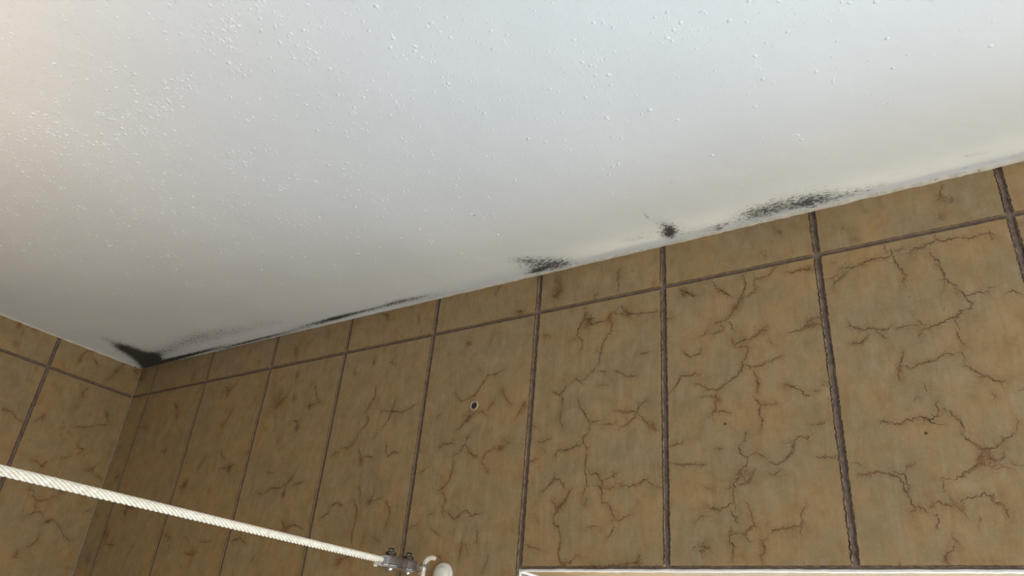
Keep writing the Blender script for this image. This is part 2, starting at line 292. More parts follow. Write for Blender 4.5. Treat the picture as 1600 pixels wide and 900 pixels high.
# ---------------------------------------------------------------- measured marks, in millimetres
# veins: along the wall, below the ceiling; stains add a radius
VEINS_BACK = """867.2,195.6 860.3,200.6 861.4,205.6 866,210.8 864.9,226.4 864.3,231.8 867.3,242 866.7,248.8 863.6,257
861.4,207.2 853.4,207.3 844.6,211.4 835.4,209.8 830.9,212.7 830.4,218.3
864.1,227.1 870.5,236.9 877.4,236.5 883.5,244.5 882.9,250.5 882.9,263.8 891.6,266.4 895,275.9 898.4,281 904.7,279.1 914.2,275.9
883.5,243.8 889.3,241.9 895.9,238.5 900,237.3
876,247.1 882.9,250.5 889.6,251.6 896.1,250.5
896.9,246.1 904.3,250.2 912.4,250.3 921.9,248.3 928.2,244.3 929.8,248 942.9,254.5
817,251.2 821.4,248.7 830.8,238.2 837.2,240.2 845,250.7
830.5,234.3 831.7,238.3
852.8,248.1 848.6,251.6 843.8,260.5 837.1,267.8 832.2,273.6 831.8,281.1 839.1,285 840.4,291.6 841.7,298.9 839.5,306 841.8,316 846.3,319.5
828.5,259.1 833.3,263.1 834.6,269.2
837,265.5 843.9,263.6
867.9,258.7 866.5,264.5 862.3,266.6
866.6,287.2 872.4,285.2 879,285.4
896.9,285.9 894.6,291.4 889.1,296.2
898.4,281 890.3,280.7
806.4,199 814.2,200.6 818.8,198.5 825.3,197.7
811.7,206.2 816.6,207.4 818.5,212.5
799.5,220 808.8,217.5
800.9,300.4 811.1,302.8 820.3,305.8
847,317.4 853.7,316 860.1,310.5 862.7,313.3
867.2,320.2 885,320.9 897.6,319.6 905.3,318.3 911.5,317.6 920.6,317 921.3,310.3
949.5,216.3 958,215.6 965.7,213.6
950.1,231.2 956.1,233.8 965.1,234.9 972.6,233.5 977.7,236.3 981.4,234.9 985.7,236.6
1021.9,209.8 1020,216.7 1014.8,222 1015.9,227.7 1021.1,232.3 1019.3,239 1013.5,243.4 1013.2,248.9 1008.2,253.3 1008.6,256.7 1006.9,264 1007.9,269.4 1003.7,271.2 995.3,275.5 989.7,274.6 982.9,271
1021.1,231.6 1028.2,228 1033.4,231.8 1038.5,234.3
1008,256 1015.6,254.4 1022.6,251.5 1024.4,244.8 1027.2,242.3
1001,258.6 1008,256.7
1007.9,269.4 1008.9,276
1003.6,274.5 1007.3,281.2 1010.9,287.8
1016.8,268.5 1021,275.2 1021.9,281.7 1022.7,288.8 1017.3,291.8 1014.4,295.5 1019.8,302.6
1003.5,288.9 1004,291.5 1001.8,295.2 1007.9,294.1 1014.4,296.2
1001.8,295.2 1001.4,301.6 1005.3,303.6 1004.3,310.5 1002.4,316.1
1000.7,302.2 1005.4,302.9
972.5,284 978.3,280.2 985.3,279.8
1033.7,297.2 1029.5,302.1 1029.7,308.3 1026.8,313.1 1028.4,318
993.5,222.3 1002.1,222.7
982.8,254.6 989.1,257.7
1038.3,237 1045.4,239.5 1051.4,237.3 1055.6,233.6 1060,228.5 1059,225.1 1061.2,221.9 1066.1,217.5 1071,220.7 1077.7,216.3
1052.7,222.5 1061.2,222.1
1033.7,297.2 1039.2,292.4 1046.8,291.9 1054.4,290.3 1059.3,290.4 1061.6,285.6 1060.7,281.8 1061,278.7 1065.7,275.1
1060.7,288 1058.7,296.5
1076.4,235.9 1081.8,237 1087.9,237.4 1094.1,236.9
1102.1,244.9 1106.5,242.7 1112,245.9
1105.9,252.5 1113.4,253 1121.6,251.3 1127.1,252.3 1131.3,254.4 1135.8,257.8 1137.7,263.3 1139.9,270.6 1140.7,275.9 1143.7,280.7 1139.1,282.9
1131.7,251.4 1139,254.3 1139.9,259.8 1141.1,265.9
1139.1,253.7 1142,249 1148.4,246.4
1144,279 1147.2,278.5 1150.7,283.3
1151.6,281 1155.8,277.2 1159.1,276.2 1162.8,278.6 1167.9,278.8 1172.5,281.3 1175.4,287.6
1167.5,275.4 1171.1,277.8 1175.3,282.5
1172.3,276.8 1177.9,273.6 1183.9,273.3 1188.7,271.3 1192.6,274.3 1192.9,277.7 1198,279 1200.2,284.6 1200.8,289
1181.1,225.9 1184.5,230.5 1188.9,234.5 1193,239.7 1199.1,239.6 1204.5,237.1 1208.3,232.7 1215.4,229.2
1193,239.7 1190.3,248.9 1185.6,252.7 1180.1,255.2 1175.6,257.9 1172,260.6
1161.6,257.6 1163.9,259.5 1168.2,259.2 1172,260.6
1164.4,260.1 1163.3,269.4
1167.1,274.8 1167,271.9
1196.8,241.2 1197.5,247.7 1204.3,248.2 1206.5,242
1198.3,254.4 1204.3,253.4 1208.9,254.9
1208.7,250.8 1212.2,252.8 1216,252.7
1153.5,285.1 1157.3,284.1 1156.4,289.8 1154.8,295.3
1163.1,298.3 1164.9,302.8 1167.2,306.6
1163.9,305.5 1162.7,309.8 1157.1,313 1156.4,317.3
1037.4,248.4 1042.7,248.1 1048.2,244.4
856.7,54.1 858,61.1 856.4,68.4 852.8,74.4 849.2,80.3 849.5,87.9 855.6,94.5 855.9,101.9 853.4,108.8
856.4,68.4 866.1,70.3 864.4,77.5 873.9,76.4 883.2,75.4
864.4,77.5 862.1,67.6
893.3,68 886.8,69.6 886,76 890.7,79.6 889.1,87.6 883.8,95.7 878.5,103.9 877,114.4 875.4,124.8 870.1,130.2 863,137 855.7,140.4 850,137 838.9,141.6
872.1,108.2 876,112.5 879.6,111.3
838.9,141.6 837.3,146.7 830.8,151.1 821.9,146.4
830.8,151.1 834.9,156 835.5,164.7
900.5,62 903.4,68.2 909.8,73.1 917.8,74.7 926.7,75.6 937.1,76.7 942.3,76.9
895.9,63 901.5,63.1
909.8,73.1 910.7,77.9
892.4,68.8 901.6,72.5 909.8,74.1
874.7,130.8 882,132.8 884,137.4
894.6,133.8 900.8,137.2 907.9,142.5 918.2,143.1
841.1,93.9 847.7,89.4
852.8,157.3 856,167.1 864.8,179.8 867.7,187.5 867.1,194.8
867.7,187.5 872.1,184.7 880.9,184.8
879.3,188.7 886.3,189.4 895.7,189.6
892.9,176.3 901.5,177.3 906.6,179.5 913.4,179 919.2,179.3 920.9,173.9 930,169.3
919.2,179.3 916.7,185.4 908.4,190.9 899.2,194.7
920.9,181.9 926.7,189.6 934.7,196.7 941.1,200.4
916.6,167.7 920.9,173.9
833.8,167.9 833.5,179.8 837.7,186.9
918.1,121 925,119.5 933.5,120
877.1,146.7 887,148.9
806.1,78.3 817.6,83.2
778.1,169.5 783.6,163.9 788.1,157.3 791.5,150.6
800.1,181.4 808.2,184.8
964.8,57.1 971.4,62.2 977.9,67.1 983.6,67.5
1003.1,64.6 1009.8,71.3 1017.4,76.4
1040.4,72.8 1035.6,76.9 1027.9,79.5 1019.9,86.3 1016.5,92.4 1011.5,98.2 1003.7,100.9 996.7,100.4
1029.3,69.5 1026.5,77.5 1020.1,83
1003.7,100.9 1006.4,108.9 998.6,110.9 992.3,110.6
1010.7,100.5 1014.2,106.2 1016.9,112.5
992.5,105.6 987.6,110.6 981.2,112
1013.5,117.6 1016.8,126.3 1023.7,122.7 1031.1,123.1 1037.2,119.4 1043.2,116.4 1047.9,111.7
1013,127.3 1020.4,129.3 1030.5,131
1028.5,129.1 1026.4,138.3 1022.4,144.7 1021.1,153.1 1015.8,157 1008.2,161.3 1002,165.9 997.5,168.4 989.3,166.6 984.1,162 977.3,157.9
1023.7,146.5 1030.7,149.9 1039.2,151.1 1045.2,147.4
998.9,170.1 996.4,174.4 994.7,180.3 995.8,187.2 987.5,192.3
995.8,187.2 1003.8,188.9 1010.2,191.8
982.2,173.4 989.8,172.8 996.5,173.6
949.5,167 954.4,162.8 960.9,155.6 964.2,150.5 970.5,150.5 976.8,149 982.2,151.4
965.6,124.4 972.7,131.3 982.2,128.8 985.6,123.5
1031.2,153 1034.3,161.1 1035.2,167.3 1033.9,176.1
1028.9,177 1032.7,182.6 1035.9,187.4 1034.6,195.3 1036.3,201.2 1034.2,210.3
1036.6,187.5 1042.1,187.4
1197.7,106.5 1203.1,111.4 1204,118.8 1207.2,123.1 1206,126.4 1199.1,127.8 1195.6,132.1 1189.3,133 1182,135.9 1174.8,138.2 1169.5,138.6 1166.2,145.2
1204.6,115.3 1211.5,113.9 1218,114.6 1220.4,116.6
1230.2,118.7 1235.8,117 1241,122.4
1195.6,132.1 1193.7,136.7 1195.3,143.3
1166.8,129.5 1172.2,136.3
1167.8,134.7 1162.7,133.8 1156.7,134.1 1150.8,133.8
1149.4,130.6 1143.5,133.9 1137.4,133.5 1134.1,130.7 1127.8,131 1121.8,129.2 1117.6,126.9 1115,121.9
1134.5,132.3 1138.1,137.3 1142.9,142.5
1132.2,135.5 1126.9,138.3 1122.6,142.7 1116.4,141.6 1112.6,141.7
1193.2,142.9 1193.1,149.9 1195.5,155.1 1198.4,160.3
1189.3,162.2 1193.5,163.6 1195.1,166.5 1193.9,170.4
1188.6,163.5 1183.3,162 1179.9,162.8 1173.6,166.6 1168.9,167.9 1163.3,167.7 1156,170.1 1151.7,168 1147.7,167.4
1153,155 1151,161 1148.3,167.5 1146.7,174.2 1147.1,179.7
1192.1,171.4 1197.1,176.8 1200.6,180.6 1206.2,184.7 1212.5,189.4 1217.1,189.4
1063.9,123.4 1072.3,122.5 1077.9,121.2 1083.7,118.3 1093,119.3
1079.5,119.1 1084.1,113.7 1093.7,112.4
1045.1,148.2 1050.9,146 1058.7,143.4
1057.1,171 1064.9,174.3 1071.8,178.1 1072.7,182.5 1079.1,184
1079.6,179.1 1085.3,180.5
1086.3,177.1 1089.3,173.2 1093.1,173
1127.1,214.8 1130.4,211.8 1136,213.1 1141.4,215 1146.4,212.2 1150.9,212.1 1157.8,210.2 1163.8,214.1 1168.1,211.4 1170.3,207.8 1168.8,203.7 1171.4,197.6
1157.8,210.2 1164.5,216.7 1171.8,218.1
1172.7,206.1 1177.6,209.2 1180.1,213.3 1182.5,217.9 1183.4,221.8 1182.2,225.4
1042.2,186 1050.2,188.4
1157.5,194.5 1153.5,198.7
1164.6,184.8 1164.1,191.4
1187.5,109.5 1191.6,105.2
1208,197.1 1207.3,203.3
1076,208.9 1084.8,209.1 1087.7,206
1046.9,124.3 1050.5,132.8
1223.4,198.4 1227.2,196.4
1219,218.1 1218.5,222.9 1215.9,228.6
1113.3,68.5 1119.9,69.3 1127.9,69.5 1134.6,67.9 1141.3,66.3 1146.6,65.2 1152.7,67.5 1157.5,64.7 1156.9,59.7
1157.5,64.7 1159.4,73.2 1162,80.9 1164.8,87 1161.6,92.5 1162,97.9
1152.9,52.1 1153.3,62.8
1159.7,62.8 1167.5,60.8
1167.7,67.3 1175.7,63.7 1181.6,64.5 1187,61.1 1192.1,59.3 1197.7,61.6 1204.8,61.1 1211.6,62.2 1217,64.4 1223,62.9 1228.8,62.1 1233.7,65.8
1192.2,51.3 1191.5,55.9 1193.1,60.4
1185.1,69.3 1186.1,74.3 1190.2,78.4 1191.3,82.5
1186.6,82.1 1191.3,86.3 1192.7,92 1192.5,96.5 1195.7,101.7 1200.7,105.7
1192.5,96.5 1191.2,104.4
1106,85.6 1110.7,80.1 1116.5,75.8 1121,72
1102.2,77.4 1112.6,74.9
1067.8,61.9 1075,62.8 1083.6,62.3 1091.9,63.4
1052,57.4 1059.7,54
1205.6,6.5 1202.4,14.8 1200.7,21
1220.2,111.5 1225.1,111.2
1230.2,60.2 1230.7,69.6
759.8,112.1 745.2,116.6 736.4,116.3 732.8,122.5 727,129.4 721.5,138.2 706.3,142 703.2,143.5 691.1,131.4
723,106.6 727.3,114.1
724.1,158.1 735.1,159.4 742.2,164.7
739.4,158.9 750.6,145.5
724.2,159.1 712.1,166.9 702.4,177
759.7,141.1 767,151.2 772.5,154.6
668.7,158.6 677.2,153.8
564.4,107.8 566,120.6 558.8,130.2 555.3,138.1 549.1,140.5
556.3,142.3 561.9,149 558.4,156.8 550.3,162
579.6,139.8 595.8,142.6 611.8,146.5 626.2,143.1 637.2,136.5
600.6,129 598,140.9 595.3,152.6 584.8,163.4
737.5,69.2 734.1,78.6
449.2,85.7 459.3,109.5 467.2,116 452.6,117.6 441,119.6
440.6,87.9 449.5,86.9
378.7,113.4 396.8,99.5
413.5,101.6 411.7,105.9
589.4,68.5 583.3,77.3 593.8,83.2
579.9,86.5 580.4,95.1
552.4,67 553.1,76
519.7,77.6 523.2,85.9
418.2,135.9 433,138.5 432.2,150.4
614.9,15.2 619.7,27.4 617.9,31.6
548.8,1.1 561.4,7.1 564.7,15.9
457.4,11.4 456.2,18.5
698.5,69.5 706,72.9
734.8,5.8 733.6,15.2
464.4,53.2 463.3,60
408.5,66 409.2,73.2
549.7,165 543.3,177.4 533.8,182.6 522.7,181.7
508.2,189.5 521.2,186.6
580.7,168 575.7,174.4
719.4,180.5 715.7,192.7 708.4,202.7 700,205.6
715.8,193.6 722.6,203.9 737.3,211.1
700.1,191.3 688.8,190.7 677.9,193
740,215.6 745,205.7 752.9,202 763.2,202.9 769,200
740,215.6 749.6,226.5
764.1,191.8 777,199.8
702.8,209.4 701.4,221.5 699.7,231.8 693.2,239.2 683.9,242.9
691.6,243.4 697.4,252.1 695.2,258.7 695.9,269.6
701.7,265.7 712.5,274.2 721.8,266.4 725.8,264.9 734.7,270.1 748.7,268.7
680.4,280.6 686.5,284.9 696,290
596.8,183.1 600.4,194 604,199 611.6,193.9 620.5,195.6
552.5,182.2 558.2,194.4 563.5,205.5
564,196.8 568.8,195.3 582.3,197.9
548,216.9 538.9,227.7
381.4,229 394.9,231.8 408.1,225.3 426.4,225.3 439.6,220 446.8,210.3
449.3,222.6 468.8,219.7
437.9,223.9 435.1,237.8
392.3,202.6 410.4,205.5
601.1,225.8 597.2,230.2
591.7,239 588.6,247 582.3,252.1
589,248.8 608,246.1
562.2,247.6 568.4,257 569.4,271.4 568,285.5 569.4,296
564.6,231.1 570.3,238.8 570.4,249.8
610.2,250.7 618.9,257.3 619.9,267.8 617.6,278.9
524.5,253.3 535,248.2 544.3,253.2
510.5,265.8 522.5,260.7 523.6,255.2
449.7,277.1 454.6,274.4 468.1,272 486.8,278.1
441.4,265.4 453.8,276.3
587.5,284.2 584.3,301.3
598.7,290.5 604.7,285.4
602.1,289.7 611.5,294.1
551.3,318.2 559.6,311.4 571.6,309.7
759.6,309.6 758.5,317.1 753.8,326.1
694.9,309.1 701.9,313.8
743.5,283.2 744.5,298.8
725.5,292.2 724.8,315.5
650.4,280.6 665.4,276.9
654.3,222.8 667.9,214.8
675.9,267.7 684.5,266.3
554.8,283.4 553.6,288.7
730.4,298.5 733.8,307.9
130.4,76.8 144.6,88.9 144.2,96.6
160.8,27.4 157,45.7
259.9,84.9 266.2,73.2 273.7,64.2
285.4,102.6 275.7,123.2
46.9,107.3 80.2,111.9
9,241.8 20.6,249.4
87.7,230.5 91.5,248.3
90.5,235.4 109.7,236.2
40,185.4 29.9,187.3
135.1,152.5 145.6,157.1
225.2,200.6 219.1,211.6 208.1,212.2
282.7,165.9 290.3,175.6 298,177.4
289.8,191.3 303.7,191.2 322.6,187
252.1,170.4 238.9,190.1
257.2,280.6 267.4,291.1
261.7,301.3 277.6,305.5 292.5,300.6
292.6,289.5 310.9,288.8
353.9,289.6 371.5,286 386.7,293
202,276.2 220.3,283
64,287.9 91,290.6
61.4,269.4 62.6,285.6
407,306.6 403,316
738.1,1.9 737.2,10.4 735.9,15.3
869.1,1.3 871.6,6
899.6,16 895.9,19.8 896,27.7 895.6,43.9
938.6,12.9 936.5,17.8
876.5,12 876.7,20.1
761.6,44.9 768.5,42.9 782.6,45.7
1063.8,12.4 1068.4,20.9
964,55.1 969.8,60 981.1,67.8
997.1,53.5 1002.3,63.5 1015.9,75.2
1027.9,55.2 1030.2,67.9 1025,78
1059.6,54.8 1050.2,62.1 1039.6,63.1 1037.4,73"""
STAINS_BACK = """14,8,14 8,18,9 847.1,318.8,6.5 920.6,316.3,6 1018.1,247.1,6.8 980.1,305.1,8.2 1029.2,307,4.4 837,266.3,4.3 1194.1,244.5,6.7 1157.1,316.3,3.5 1187.4,317.5,3.9 1193.3,249.1,4.6 1139.4,267,2.8 860.5,73.9,9.4 886.9,74.3,5.6 907.9,72.8,6.5 968,61.4,6.5 1019.8,88,5.7 1043.9,116.6,6 954.1,85.4,6.1 788.2,159.1,6.3 934.7,195.2,5.7 869,44,5 820.4,31.6,10.6 997.8,177.6,4.6 1085.2,117,6.8 1117.7,141.9,3.1 1194.8,133.4,2.3 1147.5,168.8,3.2 1121.9,128.5,3.1 1204.5,20.5,6.8 1129.8,42.7,4.5 1141.4,15,3 1210,23.9,5 1110.1,61.1,3 1089.2,62.7,3 1200.2,39,6.1 1122.2,26.9,4.9 1252.6,58.8,3.8 1233.4,67.3,2.3 703.6,72.5,5.3 553.7,72.8,3.9 520.9,82.2,3.9 414.2,104,5.5 450.1,119.5,6.6 432.7,147.2,5.3 626.3,41.9,3.7 758.2,137.3,6.9 713.6,161.6,9.3 456.8,15,3.3 394.7,32.5,9.7 509,5.3,4.2 562,9.5,5.1 381.4,102.2,17.2 409.3,68.5,4.3 675.2,81.2,3.3 561.2,201.5,5.5 435.2,233.8,4.8 401.3,160.5,7.9 443.6,214.2,4.8 555,313.1,7.7 453.4,275.3,7.2 586.9,250.5,4.4 763.1,202,7.9 149.9,99.8,5 141.9,83.4,5.1 270.2,127.4,7.6 258.4,72.2,9.7 287.7,15.1,6.2 36.1,186.4,6.8 89.7,237.7,11.2 218.8,207.1,8.8 101.2,167.2,4 136.4,291.2,4.4 51.1,273.8,11.5 281.7,221.7,5.7 153.5,219.6,6.1 28.8,308,9.3 144.3,154.5,5 219.8,281.9,4.4 279.2,301.5,7.9 311.3,192.8,8.3 823.1,22.5,8.4 820.8,12.1,5.9 818.7,31.3,5.5 847.9,27.9,2.5 870.5,43.9,3.9 937,44.7,3.5 772.1,44.5,5.9 912.4,22.2,1.7 794.8,37.6,3.2 896,24.6,3 819.7,45.9,3.2 969.7,61.8,5.2 1050.5,37.7,6.5 1065,16.3,2.6"""
VEINS_LEFT = """204.5,7.4 198.1,-0.8 187.7,1.4 174.8,6.6
196.1,7.7 192.7,19.6
102.2,27.4 101.5,14.7 95.5,5.4 88,3.7
84.1,10.6 70.4,22.1
28.9,-1 38.5,12.7 44.1,29 50.2,39.6
176.7,130.3 166.8,129.5 157.3,136.3 145.5,139.9
132.3,134.5 118.9,119
76.9,81.7 78.9,69 74.5,59.4
35.6,84 24.9,102.2
72,123.4 55.2,119.5 39.6,110.7 22.3,105.4 21.1,101
93.6,133.8 87.6,129.4
158.1,63.4 157.3,52.7
117.6,188.6 107.1,188.2 98.2,193.1 93.4,183.4
60.1,141.6 57.5,152.3 48.1,153 54.8,163
17.9,167 24.3,178.8 34.2,183.9
19.7,184 2.9,189.9
73.5,174.3 63.3,167.8
107.1,228.4 96.7,228.2 94.9,236 87.1,241.2 74.4,237.2 65.3,229.2 56.9,232.1
87.1,241.2 85.5,254.7
62.4,223.8 53.8,220.6
93.3,264.3 83.6,256.6 74.5,255.8 68.3,262.6
67.7,270.6 55.7,261.2 43.1,269.2 31.3,280.9 19.3,286.8
76.7,304.9 66.6,295.3 66.6,282.9
88.2,310.1 87.9,319.9 93.1,320.7
87.9,319.9 79.3,321.8
15.8,244.7 3.8,234.9
15.3,323.9 3.3,323.2
79.4,134.6 70.8,137.1"""
STAINS_LEFT = """8,6,9 196.9,33.2,5.7 161.7,79,4.5 203.3,4.2,6.8 101.2,22.9,3.9 39.3,18.7,5.4 175.7,130,4.6 30.5,90.5,5.1 121.1,126,5.9 80.4,93.5,4.7 23.8,180,4.7 61.6,264.7,5.7 96.4,191.4,3.5 87.9,319.9,3.4 58.7,220.6,3.4"""
MOULD = """59.4,54.7,-2.4,-26.8,24.9,11.7,1.53 48.7,30.6,2.1,-20.8,29.7,15.1,1.62 57.5,74.7,0.1,-15.5,16.6,7.7,1.17 39.2,13.8,13.6,-5.4,28.2,18.3,1.98 68.8,22.5,27.5,0.1,20.3,15.8,1.17 67.1,105.5,0.1,-13.9,12.1,5.4,0.54 68.8,22.5,11.1,-4.4,23.3,15.3,0.81 189.5,47.1,60,-0.5,25.2,21.4,0.558 253.4,48.1,63.5,-0.6,20.5,18.5,0.54 124.2,34,40.4,-0.1,18.7,15.1,0.585 347.1,41.9,64.7,-0.5,13.4,13.5,0.315 296.1,35.2,54.9,-0.2,12.2,11.7,0.36 167.7,8.1,79.4,2.2,5.1,4.5,1.71 82.4,5.5,55.5,1.5,8,6.5,2.07 273.1,4.9,86.2,2.6,3.3,3.3,1.53 353.7,3.8,72.3,0.8,3,3.2,1.08 445.4,11.4,54.2,0.4,4.3,5,1.17 482.3,11,32.8,0.3,3.6,4.5,1.17 535.8,11.1,38.7,0.3,2.9,3.9,1.08 588.9,14.1,29.3,0.2,3.6,5.3,1.08 624.5,11.9,30.2,0.3,3.4,5.2,0.81 656.7,7.1,19.6,0.2,1.9,3.1,0.54 809.4,20.5,26.3,-9,7.1,12.5,0.765 807.4,10.2,24.2,-4,4.7,9.3,0.9 793.4,35.8,13,-9,4.7,6.8,0.63 832.4,9.8,14.8,-2.5,5.3,11,0.63 792.7,7.1,13.4,0.2,1.7,3.8,1.08 814.6,29,19.5,-9.1,4.2,7,0.405 965.1,25.4,9,-1.1,4,13,1.035 961.3,16.5,5.8,-2.8,3.4,8.1,1.17 962.5,37.2,4.2,-12.6,3.9,4.6,0.63 938.3,22,18.5,-2.2,3.4,10,0.36 979.9,13,19,-2.2,2.9,10,0.45 921.4,24.5,11.5,-3.3,1.7,4.2,0.36 953.9,56.8,0.1,-9.8,1.6,1,0.81 1009.1,10.8,13.9,0.2,1.1,4.9,0.72 1008.8,4.4,4.5,0.1,0.7,3.3,1.17 1039.3,15.2,19.2,0.2,2.6,14.2,0.675 1058.1,15.9,18.7,0.2,2,12.5,0.765 1080,19.5,27.9,0.2,1.9,13.7,0.72 1102.4,16.6,24.4,0.2,1.5,13.6,0.72 1096.5,11.4,16.6,0.2,0.7,6.2,0.63 1123.3,9.7,18.6,0.2,0.9,10.6,0.54 1142.7,11.3,18.1,0.2,0.5,7.4,0.45 1158.8,12,12.6,0.2,0.3,5.9,0.315 1099.6,2.8,2.8,0.1,0.3,2.4,1.26 1175.9,22.3,7.6,-3,0.3,2.1,0.405 1200.3,19.2,6.5,-2.5,0.2,2.1,0.36 1225.1,7.6,1.8,-0.9,0.2,2.1,0.9 1245.1,7.3,2.7,-1.4,0.1,1.6,0.72 1240.7,22.9,17.5,-2.5,-0,2.7,0.315 1231.6,22.8,8.9,-1.9,0,2,0.315 1262.3,6.2,6,0.1,-0.2,3.4,0.63 1258.8,25.6,12.7,0,-0.1,2,0.225 766.6,131.7,7.1,-6.1,1,1.1,0.63 798.1,135.1,1.8,-0.9,1,1.4,0.63 732.4,62.5,4.1,-1.9,1.3,1.7,0.36 752,7.3,2.1,-1,1.5,2.3,0.63 735.9,9.4,2.1,-1,1.3,1.9,0.54 895.3,53.5,1.8,-0.9,0.8,1.6,0.45 899.7,13.3,1.8,-0.9,0.8,1.7,0.72 996.1,98.7,3.8,1.4,0.2,2.7,0.54 983.2,109.6,1.6,-0.8,0.6,1.3,0.54 1123.6,219.8,1,-0.5,0.5,1.7,0.72 1099.7,84.2,0.9,-0.5,0.5,1.9,0.54 1126.1,70.8,0.9,-0.5,0.4,1.9,0.45 1004.7,177,1,-1.5,0.7,0.9,0.54 1026.9,105.8,1,-0.5,0.5,1.3,0.54 555.8,32.6,8,-3.5,2.8,3,0.36 530.4,47.7,6.4,-2.8,1.9,2,0.27 607.3,32.8,3.1,-1.4,1.7,2,0.54 379.8,34.9,21.3,-2,6.8,6.8,0.27 356.2,60.8,16.2,-6.9,5.2,4.2,0.27 47.7,149.4,-0,-11.3,8,3.3,0.27 53.7,129.2,0,-13.5,8.1,3.5,0.315"""


def polys(txt):
    return [[tuple(float(q) / 1000 for q in p.split(',')) for p in l.split()] for l in txt.strip().split('\n')]
def triples(txt):
    return [tuple(float(q) / 1000 for q in p.split(',')) for p in txt.split()]

JW = .0040                    # joint width, upright
JH = .0029                     # joint width, level
ROWS = [0.0, .0503, .3503, .6503, .9503, 1.2503, 1.5503, 1.8503, 2.1503, 2.4]

def fractal(pts, rnd, step=.0014, amp=.0010):
    """resample a traced vein and give it its fine zigzag"""
    out = []
    for (a, b) in zip(pts[:-1], pts[1:]):
        L = math.hypot(b[0]-a[0], b[1]-a[1]); n = max(1, int(L / step))
        for i in range(n):
            t = i / n
            out.append((a[0] + (b[0]-a[0]) * t, a[1] + (b[1]-a[1]) * t))
    out.append(pts[-1])
    z = []; s = 1
    for i, (x, y) in enumerate(out):
        s = -s if rnd.random() < .62 else s
        k = amp * rnd.uniform(.1, 1.0) * s
        j = min(i + 1, len(out) - 1); h = max(i - 1, 0)
        dx, dy = out[j][0] - out[h][0], out[j][1] - out[h][1]; q = math.hypot(dx, dy) or 1
        e = 0.4 if i in (0, len(out) - 1) else 1
        z.append((x - dy / q * k * e, y + dx / q * k * e))
    return z

def ribbon(mb, pts, wid, P, mi, skip=None, lift=-.00014):
    """a thin strip lying on the tile face; P maps (s, t, depth) to the room"""
    n = len(pts); vv = []; keep = []
    for i, (x, y) in enumerate(pts):
        j = min(i + 1, n - 1); h = max(i - 1, 0)
        dx, dy = pts[j][0] - pts[h][0], pts[j][1] - pts[h][1]; q = math.hypot(dx, dy) or 1
        w = wid[i] / 2
        vv.append(P(x - dy / q * w, y + dx / q * w, lift)); vv.append(P(x + dy / q * w, y - dx / q * w, lift))
        keep.append(not (skip and skip(x, y)))
    ff = [(2*i, 2*i+1, 2*i+3, 2*i+2) for i in range(n - 1) if keep[i] and keep[i+1]]
    mb.add(vv, ff, mi)

